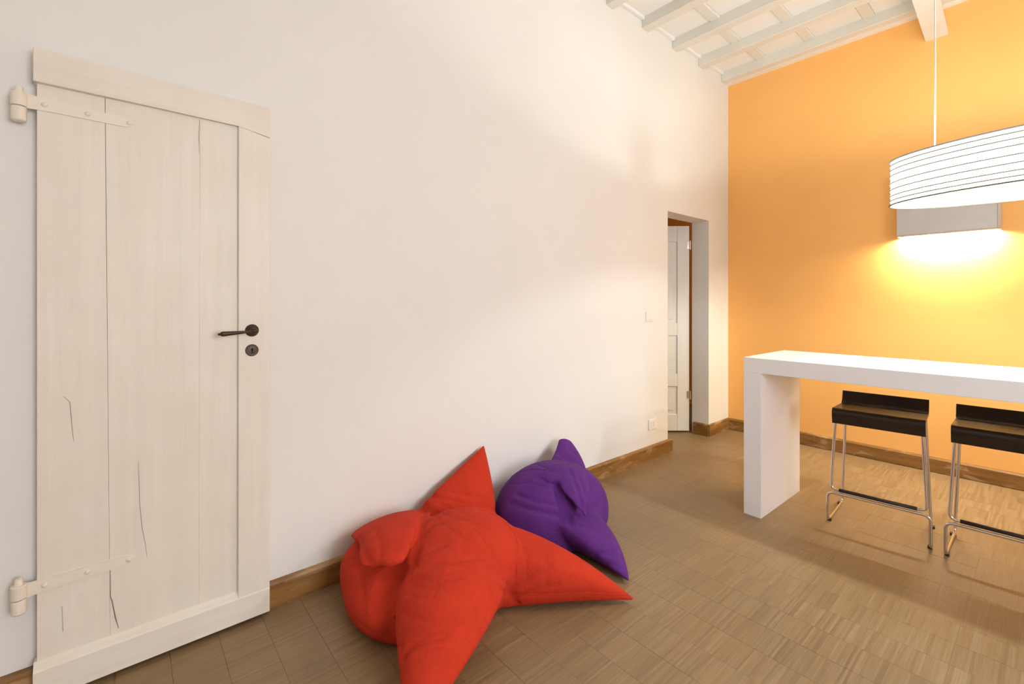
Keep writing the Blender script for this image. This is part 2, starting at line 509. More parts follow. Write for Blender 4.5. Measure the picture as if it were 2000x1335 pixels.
# top rail with slightly slanting upper edge
bm = bmesh.new()
def slab(bm, x0, x1, yz):
    A_ = [bm.verts.new((x0, p[0] - .11, p[1])) for p in yz]; B_ = [bm.verts.new((x1, p[0] - .11, p[1])) for p in yz]
    n = len(yz)
    for k in range(n): bm.faces.new((A_[k], A_[(k + 1) % n], B_[(k + 1) % n], B_[k]))
    bm.faces.new(A_[::-1]); bm.faces.new(B_)
    es = [e for e in bm.edges]
    bmesh.ops.bevel(bm, geom=es, offset=.003, segments=2, affect='EDGES', profile=.5)
slab(bm, DX0, DXF, [(-.221, 1.931), (.329, 1.931), (.439, 1.907), (.439, 2.026), (-.221, 2.037)])
obj('top_rail', bm, M['doorh'], d1)
bm = bmesh.new(); slab(bm, DX0, DXF - .001, [(.327, .105), (.437, .105), (.439, 1.906), (.329, 1.93)])
st = obj('lock_stile', bm, M['doorp'], d1)
# bottom rail with chamfered top
bm = bmesh.new()
prism(bm, [(DX0, .017), (DXF + .002, .017), (DXF + .002, .108), (DXF - .004, .114), (DXF - .006, .122), (DXP, .133), (DX0, .133)], -.221 - .11, .436 - .11, 'y')
obj('bottom_rail', bm, M['doorh'], d1)
# cracks in the boards: thin dark splits lying in the paint
def crack(pts, w):
    bm = bmesh.new()
    L = [bm.verts.new((DXP + .0015, p[0] - .11 - w[i], p[1])) for i, p in enumerate(pts)]
    R = [bm.verts.new((DXP + .0015, p[0] - .11 + w[i], p[1])) for i, p in enumerate(pts)]
    for i in range(len(pts) - 1): bm.faces.new((L[i], R[i], R[i + 1], L[i + 1]))
    r = bmesh.ops.extrude_face_region(bm, geom=bm.faces[:])
    for v in r['geom']:
        if isinstance(v, bmesh.types.BMVert): v.co.x -= .003
    obj('crack', bm, M['crack'], d1)
crack([(-.0425, .352), (-.0418, .262), (-.0385, .25), (-.030, .19), (-.0215, .148)], [.0006, .0009, .0013, .0016, .0006])
crack([(.030, .70), (.033, .60), (.034, .55), (.040, .47), (.050, .40), (.054, .36)], [.0003, .0006, .0005, .0006, .0004, .0002])
crack([(.205, 1.925), (.2035, 1.86), (.2045, 1.80)], [.0004, .0007, .0002])
crack([(-.155, .95), (-.140, .93), (-.135, .85), (-.131, .80)], [.0002, .0004, .0005, .0002])
crack([(-.158, .28), (-.156, .2)], [.0002, .0003])
# strap hinges
def hinge(zc, tilt, up):
    h = empty('strap_hinge', (0, 0, 0)); h.parent = d1
    bm = bmesh.new()
    prof = [(-.252, .022), (-.232, .022), (-.19, .019), (.0, .016), (.022, .0)]
    pts = [(a - .11, zc + b + tilt * (a + .2)) for a, b in prof] + [(a - .11, zc - b + tilt * (a + .2)) for a, b in prof[::-1][1:]]
    A_ = [bm.verts.new((DXP + .0005, p[0], p[1])) for p in pts]; B_ = [bm.verts.new((DXP + .0042, p[0], p[1])) for p in pts]
    n = len(pts)
    for k in range(n): bm.faces.new((A_[k], A_[(k + 1) % n], B_[(k + 1) % n], B_[k]))
    bm.faces.new(A_[::-1]); bm.faces.new(B_)
    obj('strap', bm, M['iron'], h)
    for a in (-.197, -.098, .006):
        bm = bmesh.new(); lathe(bm, [(.0, .006), (.004, .0055), (.007, .003), (.0078, 0)], (DXP + .004, a - .11, zc + tilt * (a + .2)), (1, 0, 0), 12)
        obj('rivet', bm, M['iron'], h, smooth=True)
    # eye wrapped round the pintle
    ye = -.252 - .11; xe = DXP + .004
    bm = bmesh.new(); lathe(bm, [(0, .022), (.0165, .022), (.0185, .02), (.0185, -.018), (.0165, -.02), (0, -.02)], (xe, ye, zc), (0, 0, 1), 20)
    obj('hinge_eye', bm, M['iron'], h, auto=True)
    bm = bmesh.new(); lathe(bm, [(0, .041), (.008, .041), (.0105, .037), (.0105, .015), (0, .015)], (xe, ye, zc), (0, 0, 1), 16)
    obj('pin', bm, M['iron'], h, auto=True)
    bm = bmesh.new(); lathe(bm, [(0, -.022), (.0165, -.022), (.0175, -.025), (.0175, -.062), (.0145, -.066), (0, -.066)], (xe, ye, zc), (0, 0, 1), 20)
    bx(bm, -.02, xe, ye - .011, ye + .011, zc - .055, zc - .033)
    obj('pintle', bm, M['iron'], h, auto=True)
hinge(1.868, -.03, 1)
hinge(.366, .03, 1)
# lever handle and keyhole plate
hd = empty('door_handle', (DXF - .001, .374 - .11, 1.14)); hd.parent = d1
bm = bmesh.new(); lathe(bm, [(0, .017), (.008, .0165), (.0155, .0135), (.0195, .009), (.0205, .004), (.0235, .003), (.0242, 0)], (0, 0, 0), (1, 0, 0), 32)
obj('rose', bm, M['bronze'], hd, smooth=True)
bm = bmesh.new()
lathe(bm, [(0, .058), (.008, .056), (.0105, .050), (.0085, .040), (.008, .014)], (0, 0, 0), (1, 0, 0), 20)
obj('neck', bm, M['bronze'], hd, smooth=True)
bm = bmesh.new()
lathe(bm, [(.007, 0), (.0065, .022), (.0045, .025), (.0062, .029), (.0062, .033), (.0045, .036), (.0055, .042), (.0092, .102), (.0096, .108), (.0085, .113), (.005, .1165), (.0042, .119), (.0048, .123), (.0, .125)],
      (.047, .004, -.001), (.04, -1, -.055), 20)
obj('lever', bm, M['bronze'], hd, smooth=True)
es = empty('keyhole_plate', (DXF - .001, .374 - .11, 1.0625)); es.parent = d1
bm = bmesh.new(); lathe(bm, [(0, .0045), (.015, .0042), (.0185, .0036), (.0205, .0045), (.0225, .0035), (.0235, 0)], (0, 0, 0), (1, 0, 0), 32)
obj('plate', bm, M['bronze'], es, smooth=True)
bm = bmesh.new(); lathe(bm, [(0, .0056), (.0042, .0056), (.0042, .003)], (0, 0, .004), (1, 0, 0), 14); bx(bm, .003, .0056, -.0022, .0022, -.012, .004)
obj('keyhole', bm, M['black'], es)

# ------------------------------------------------------------------ panelled door in the far doorway
d2 = empty('door_2', (-T - .012, OP['y1'] - .03, 0), math.radians(-40.5))
tag(d2, 'white panelled door standing ajar in the far doorway', 'door', kind='structure')
LW, LH = .70, 1.985
def d2box(name, y0, y1, z0, z1, x0, x1, bev=.003): return box(name, x0, x1, -y1, -y0, z0, z1, M['door2'], d2, bev)
d2box('stile', .0, .115, .012, LH, -.038, .0)
d2box('stile', LW - .115, LW, .012, LH, -.038, .0)
zs = [(.012, .17), (.44, .56), (.93, 1.05), (1.83, LH)]
for a, b in zs: d2box('rail', .115, LW - .115, a, b, -.038, -.0005)
for (a, b), (c, d) in zip(zs, zs[1:]):
    d2box('door_panel', .115, LW - .115, b, c, -.030, -.012, .001)
    d2box('raised_field', .15, LW - .15, b + .035, c - .035, -.014, -.006, .005)
for z in (.36, 1.80):
    hg = empty('hinge', (.004, .006, z)); hg.parent = d2
    bm = bmesh.new(); lathe(bm, [(0, .045), (.008, .042), (.0085, -.042), (0, -.045)], (0, 0, 0), (0, 0, 1), 14)
    obj('barrel', bm, M['chrome'], hg, auto=True)
    bm = bmesh.new(); bx(bm, -.004, .0, -.03, .0, -.035, .035); obj('leaf', bm, M['chrome'], hg)

# ------------------------------------------------------------------ switch and socket on the white wall
def wall_plate(name, label, cat, yc, zc, wd, ht):
    e = empty(name, (0, yc, zc)); tag(e, label, cat)
    box('cover_plate', 0, .009, -wd / 2, wd / 2, -ht / 2, ht / 2, M['plastic'], e, .003)
    box('insert', .007, .0115, -wd * .27, wd * .27, -ht * .32, ht * .32, M['plastic'], e, .0015)
    return e
sw = wall_plate('light_switch', 'white light switch on the wall left of the doorway', 'switch', 3.19, 1.135, .11, .08)
box('rocker', .010, .0145, -.012, .028, -.022, .022, M['plastic'], sw, .002)
so = wall_plate('wall_socket', 'white power socket low on the wall above the baseboard', 'socket', 3.23, .27, .11, .085)
for k in (-1, 0, 1):
    bm = bmesh.new(); lathe(bm, [(0, .0122), (.0028, .0122), (.0028, .009)], (0, 0, k * .013), (1, 0, 0), 10); obj('hole', bm, M['black'], so)

# ------------------------------------------------------------------ white bar counter
ct = empty('bar_counter', (1.9, 3.09, 0), math.radians(-.6))
tag(ct, 'long white bar counter with a slab leg, before the orange wall', 'counter')
bm = bmesh.new(); bx(bm, -1.0, 1.05, -.305, .305, .838, .926, .002); obj('counter_top', bm, M['table'], ct)
bm = bmesh.new(); bx(bm, -1.0, -.903, -.3045, .3045, 0, .838, .002); obj('slab_leg', bm, M['table'], ct)
bm = bmesh.new(); bx(bm, .953, 1.05, -.3045, .3045, 0, .838, .002); obj('slab_leg', bm, M['table'], ct)

# ------------------------------------------------------------------ bar stools
def make_stool():
    r = empty('bar_stool')
    # seat shell profile (y, z): front lip, seat, rising back
    prof = fillet([(0, -.168, .565), (0, -.190, .652), (0, .118, .634), (0, .150, .706)], .042, 9)
    # waterfall at the front, low back at the rear
    prof = [(p.y, p.z) for p in prof]
    th = .010
    up = []; dn = []
    for i, p in enumerate(prof):
        a = Vector(prof[max(i - 1, 0)]); b = Vector(prof[min(i + 1, len(prof) - 1)])
        t = (b - a).normalized(); nn = Vector((-t.y, t.x))
        up.append(Vector(p)); dn.append(Vector(p) - nn * th)
    bm = bmesh.new(); prism(bm, [tuple(q) for q in up] + [tuple(q) for q in dn[::-1]], -.1975, .1975, 'x')
    obj('seat', bm, M['wenge'], r, auto=True)
    rr = .0072
    wt, wf_, wl_ = .182, .203, .2165
    # upper loop: front legs from under the seat to the foot rest
    pts = fillet([(-wt, .10, .622), (-wt, -.155, .628), (-wf_, -.17, .190), (wf_, -.17, .190), (wt, -.155, .628), (wt, .10, .622)], .03, 8)
    bm = bmesh.new(); sweep(bm, pts, rr, 12); obj('front_leg_loop', bm, M['chrome'], r, smooth=True)
    # lower loop: rear legs, floor runners, short front legs and cross bar
    pts = fillet([(-wt, .10, .619), (-wt, .152, .60), (-wl_ + .012, .172, .008), (-wl_, -.175, .008), (-wl_, -.178, .172), (wl_, -.178, .172), (wl_, -.175, .008), (wl_ - .012, .172, .008), (wt, .152, .60), (wt, .10, .619)], .032, 8)
    bm = bmesh.new(); sweep(bm, pts, rr, 12); obj('runner_loop', bm, M['chrome'], r, smooth=True)
    bm = bmesh.new(); sweep(bm, [(-.165, -.172, .1915), (.165, -.172, .1915)], .0095, 12); obj('foot_rest_sleeve', bm, M['rubber'], r, smooth=True)
    for sx in (-1, 1):
        for yy in (-.15, .14):
            bm = bmesh.new(); bx(bm, sx * (wl_ - .004) - .009, sx * (wl_ - .004) + .009, yy - .014, yy + .014, 0, .013, .003); obj('foot_pad', bm, M['rubber'], r)
    return r
s1 = make_stool()
s1.location = (1.452, 3.252, 0); s1.rotation_euler.z = math.radians(5.0)
tag(s1, 'dark plywood bar stool on chrome legs nearest the counter slab leg', 'stool', 'bar stools at the counter')
s2 = copy_tree(s1)
s2.location = (1.949, 3.258, 0); s2.rotation_euler.z = math.radians(2.2)
tag(s2, 'dark plywood bar stool on chrome legs cut off by the right picture edge', 'stool', 'bar stools at the counter')

# ------------------------------------------------------------------ oval paper pendant lamp
LC = (2.1, 3.08); LA, LB = .574, .27; LZ0, LZ1 = 1.752, 1.978
lp = empty('pendant_lamp', (LC[0], LC[1], LZ0))
tag(lp, 'lit oval white paper pendant lamp hanging over the counter', 'lamp')
ringz = [0.0, .022, .046, .078, .112, .150, .178, .204, LZ1 - LZ0]
NS = 64
def oval(z, k): 
    return [((LA + k) * math.cos(2 * math.pi * i / NS), (LB + k) * math.sin(2 * math.pi * i / NS), z) for i in range(NS)]
def shade_bm():
    bm = bmesh.new(); rings = []
    for a, b in zip(ringz, ringz[1:]):
        for q in range(2):
            s = q / 2; z = a + (b - a) * s
            rings.append((z, -.0045 * math.sin(math.pi * s)))
    rings.append((ringz[-1], 0))
    R = [[bm.verts.new(p) for p in oval(z + .0025 * math.sin(3 * 0), k)] for z, k in rings]
    for A_, B_ in zip(R, R[1:]):
        for i in range(NS): bm.faces.new((A_[i], A_[(i + 1) % NS], B_[(i + 1) % NS], B_[i]))
    r = bmesh.ops.solidify(bm, geom=bm.faces[:], thickness=.001)
    return bm
obj('paper_shade', shade_bm(), M['paper'], lp, smooth=True)
for i, z in enumerate(ringz):
    bm = bmesh.new(); sweep(bm, oval(z, .0012 if i == 0 else -.0006), .0034 if 0 < i < len(ringz) - 1 else .0040, 6, closed=True)
    obj('wire_hoop', bm, M['hoop'] if i == 0 else M['wire'], lp, smooth=True)
bm = bmesh.new()
sweep(bm, [(-LA, 0, LZ1 - LZ0 - .004), (LA, 0, LZ1 - LZ0 - .004)], .003, 8)
for x in (-.40, 0, .40): sweep(bm, [(x, -LB * math.sqrt(1 - (x / LA) ** 2), LZ1 - LZ0 - .004), (x, LB * math.sqrt(1 - (x / LA) ** 2), LZ1 - LZ0 - .004)], .0025, 8)
obj('frame', bm, M['cord'], lp, smooth=True)
for x in (-.33, 0, .33):
    bm = bmesh.new(); lathe(bm, [(0, .0), (.016, 0), (.018, .03), (.018, .06), (.004, .064), (0, .064)], (x, 0, .155), (0, 0, 1), 16)
    sk = obj('socket', bm, M['plastic'], lp, auto=True)
    bm = bmesh.new(); bmesh.ops.create_icosphere(bm, subdivisions=2, radius=.034, matrix=Matrix.Translation((x, 0, .122)))
    obj('bulb', bm, M['bulb'], lp, smooth=True)
for x in (-.40, .40):
    bm = bmesh.new(); sweep(bm, [(x, 0, LZ1 - LZ0 - .004), (x + .0015, 0, .7), (x - .001, 0, 1.2), (x, 0, CEIL - LZ0 + .0)], .0032, 8)
    obj('cord', bm, M['cord'], lp, smooth=True)

# ------------------------------------------------------------------ box wall light on the orange wall
SX0, SX1, SZ0, SZ1, SD = 1.318, 1.858, 1.742, 2.22, .105
wlamp = empty('wall_light', ((SX0 + SX1) / 2, ROOM_Y1, SZ0))
tag(wlamp, 'grey metal box wall light on the orange wall behind the pendant', 'wall light')
hw = (SX1 - SX0) / 2; hh = SZ1 - SZ0
box('front_panel', -hw, hw - .016, -SD, -SD + .006, .014, hh, M['steel'], wlamp, .001, 1)
box('bottom_rim', -hw, hw, -SD - .004, -SD + .008, .0, .014, M['frame'], wlamp, .001, 1)
box('side_rim', hw - .016, hw, -SD - .004, -SD + .008, .014, hh, M['frame'], wlamp, .001, 1)
box('added_top_panel', -hw, hw, -SD + .006, .005, hh - .006, hh, M['steel'], wlamp, .001, 1)  # unseen cover, added to keep the tube's light from going up
box('side_panel', -hw, -hw + .006, -SD + .006, 0.005, 0, hh - .006, M['steel'], wlamp, .001, 1)
box('side_panel', hw - .006, hw, -SD + .008, 0.005, 0, hh - .006, M['steel'], wlamp, .001, 1)
bm = bmesh.new(); sweep(bm, [(-.22, -.05, .052), (.22, -.05, .052)], .010, 10); obj('lamp_tube', bm, M['tube'], wlamp, smooth=True)
for a in (-.25, .22): box('tube_holder', a, a + .03, -.075, .005, .03, .078, M['plastic'], wlamp, .003)

# ------------------------------------------------------------------ star bean bags (implicit surface, meshed with surface nets)
def surface_nets(F, lo, h):
    """F: 3D array of signed distances on a grid (origin lo, step h) -> verts, quads"""
    s = F < 0
    nx, ny, nz = F.shape
    c = np.zeros((nx - 1, ny - 1, nz - 1), np.int32)
    for dx in (0, 1):
        for dy in (0, 1):
            for dz in (0, 1):
                c += s[dx:nx - 1 + dx, dy:ny - 1 + dy, dz:nz - 1 + dz]
    act = (c > 0) & (c < 8)
    idx = -np.ones(act.shape, np.int64)
    ii = np.argwhere(act)
    idx[act] = np.arange(len(ii))
    acc = np.zeros((len(ii), 3)); cnt = np.zeros(len(ii))
    cor = [(a, b, d) for a in (0, 1) for b in (0, 1) for d in (0, 1)]
    for p in cor:
        for ax in range(3):
            if p[ax]: continue
            q = list(p); q[ax] = 1
            fa = F[ii[:, 0] + p[0], ii[:, 1] + p[1], ii[:, 2] + p[2]]
            fb = F[ii[:, 0] + q[0], ii[:, 1] + q[1], ii[:, 2] + q[2]]
            m = (fa < 0) != (fb < 0)
            t = fa[m] / (fa[m] - fb[m])
            pt = np.tile(np.array(p, float), (m.sum(), 1)); pt[:, ax] += t
            acc[m] += pt; cnt[m] += 1
    V = (ii + acc / cnt[:, None]) * h + np.array(lo)
    Q = []
    for ax in range(3):
        a1, a2 = (ax + 1) % 3, (ax + 2) % 3
        sl0 = [slice(None)] * 3; sl1 = [slice(None)] * 3
        sl0[ax] = slice(0, -1); sl1[ax] = slice(1, None)
        cr = s[tuple(sl0)] != s[tuple(sl1)]
        e = np.argwhere(cr)
        e = e[(e[:, a1] > 0) & (e[:, a2] > 0) & (e[:, a1] < F.shape[a1] - 1) & (e[:, a2] < F.shape[a2] - 1)]
        flip = s[e[:, 0], e[:, 1], e[:, 2]]
        def cell(o1, o2):
            k = e.copy(); k[:, a1] += o1; k[:, a2] += o2
            return idx[k[:, 0], k[:, 1], k[:, 2]]
        q = np.stack([cell(-1, -1), cell(0, -1), cell(0, 0), cell(-1, 0)], 1)
        q[~flip] = q[~flip][:, ::-1]
        Q.append(q)
    return V, np.concatenate(Q)
def smin(a, b, k):
    hh_ = np.clip(.5 + .5 * (b - a) / k, 0, 1)
    return b * (1 - hh_) + a * hh_ - k * hh_ * (1 - hh_)
def smax(a, b, k): return -smin(-a, -b, k)
def bez(pts, n=15):
    P = np.array(pts, float); m = len(P) - 1
    t = np.linspace(0, 1, n)[:, None]
    return sum(math.comb(m, i) * (1 - t) ** (m - i) * t ** i * P[i] for i in range(m + 1))
def arm(P, ctrl, wdir, w0, h0, pw=1.4, ph=1.5, e=1.7, tipw=.006, blunt=None):
    """pointed pillow: curved axis ctrl, width direction wdir, half width w0 and half thickness h0 at the root"""
    C = bez(ctrl)
    seg = C[1:] - C[:-1]; L = np.linalg.norm(seg, axis=1); S = np.concatenate([[0], np.cumsum(L)]); S /= S[-1]
    best = np.full(P.shape[0], 1e9); bt_ = np.zeros(P.shape[0]); bi = np.zeros(P.shape[0], np.int64)
    for i in range(len(seg)):
        d = P - C[i]
        t = (d @ seg[i]) / (L[i] ** 2)
        t = np.clip(t, 0, 1)
        r = d - t[:, None] * seg[i]
        q = np.einsum('ij,ij->i', r, r)
        m = q < best
        best[m] = q[m]; bt_[m] = (S[i] + t[m] * (S[i + 1] - S[i])); bi[m] = i
    T_ = seg / L[:, None]
    W_ = np.array(wdir, float)[None] - (T_ @ np.array(wdir, float))[:, None] * T_
    W_ /= np.linalg.norm(W_, axis=1)[:, None]
    N_ = np.cross(T_, W_)
    f = bt_ * (len(C) - 1)
    i0 = bi
    base = C[i0] + seg[i0] * np.clip(((bt_ - S[i0]) / (S[i0 + 1] - S[i0]))[:, None], 0, 1)
    r = P - base
    a = np.einsum('ij,ij->i', r, W_[i0]); b = np.einsum('ij,ij->i', r, N_[i0]); cc = np.einsum('ij,ij->i', r, T_[i0])
    u = 1 - bt_
    if blunt: u = blunt + (1 - blunt) * u
    w = tipw + (w0 - tipw) * (1 - (1 - u) ** pw); hgt = tipw + (h0 - tipw) * (1 - (1 - u) ** ph)
    rho = ((np.abs(a) / w) ** e + (np.abs(b) / hgt) ** e + (np.abs(cc) / np.minimum(w, hgt)) ** e + 1e-9) ** (1 / e)
    return (rho - 1) * np.minimum(w, hgt)
def ell(P, c, r, rot=0.0):
    d = P - np.array(c)
    if rot:
        cs, sn = math.cos(rot), math.sin(rot)
        d = np.stack([d[:, 0] * cs + d[:, 1] * sn, -d[:, 0] * sn + d[:, 1] * cs, d[:, 2]], 1)
    r = np.array(r)
    k0 = np.linalg.norm(d / r, axis=1); k1 = np.linalg.norm(d / r ** 2, axis=1)
    return k0 * (k0 - 1) / np.maximum(k1, 1e-6)
def polydist(P, pts):
    best = np.full(P.shape[0], 1e9)
    A_ = np.array(pts, float)
    for a, b in zip(A_, A_[1:]):
        d = P - a; s = b - a
        t = np.clip((d @ s) / (s @ s), 0, 1)
        q = np.linalg.norm(d - t[:, None] * s, axis=1)
        best = np.minimum(best, q)
    return best
def groove(P, pts, depth, width):
    A_ = np.array(pts); out = np.zeros(P.shape[0])
    m = np.all((P > A_.min(0) - 3 * width) & (P < A_.max(0) + 3 * width), axis=1)
    if m.any():
        q = polydist(P[m], pts) / width
        out[m] = depth * (1.5 * np.exp(-1.1 * q ** 1.15) if depth > 0 else np.exp(-q * q))
    return out
def red_arms(P):
    A_ = arm(P, [(.20, 1.23, .13), (.16, 1.335, .25), (.030, 1.520, .445)], (.17, .33, -.12), .225, .085, 1.15, 1.3)
    B_ = arm(P, [(.47, 1.15, .12), (.68, 1.36, .14), (.950, 1.605, .018)], (.135, -.13, -.225), .178, .14, 1.35, 1.5)
    return A_, B_
def red_sdf(P):
    body = ell(P, (.365, .975, .085), (.330, .335, .170))
    body = smin(body, ell(P, (.43, 1.10, .14), (.26, .28, .192)), .05)
    body = smin(body, ell(P, (.215, .87, .12), (.19, .20, .135)), .04)
    A_, B_ = red_arms(P)
    d = smin(body, A_, .012)
    d = smin(d, B_, .012)
    C_ = arm(P, [(.49, 1.02, .16), (.675, .885, .195), (.925, .600, .030)], (.25, .2, -.03), .235, .135, 1.5, 1.6)
    d = smin(d, C_, .010)
    D_ = arm(P, [(.11, .94, .225), (.28, .85, .31), (.448, .748, .262)], (.085, .28, .03), .185, .046, 1.2, 1.5, 1.7, blunt=.42)
    d = smin(d, D_, .004)
    d = smax(d, .002 - P[:, 2], .02)
    d = smax(d, .004 - P[:, 0], .01)
    for g_ in RED_FOLDS: d = d + groove(P, *g_)
    return d
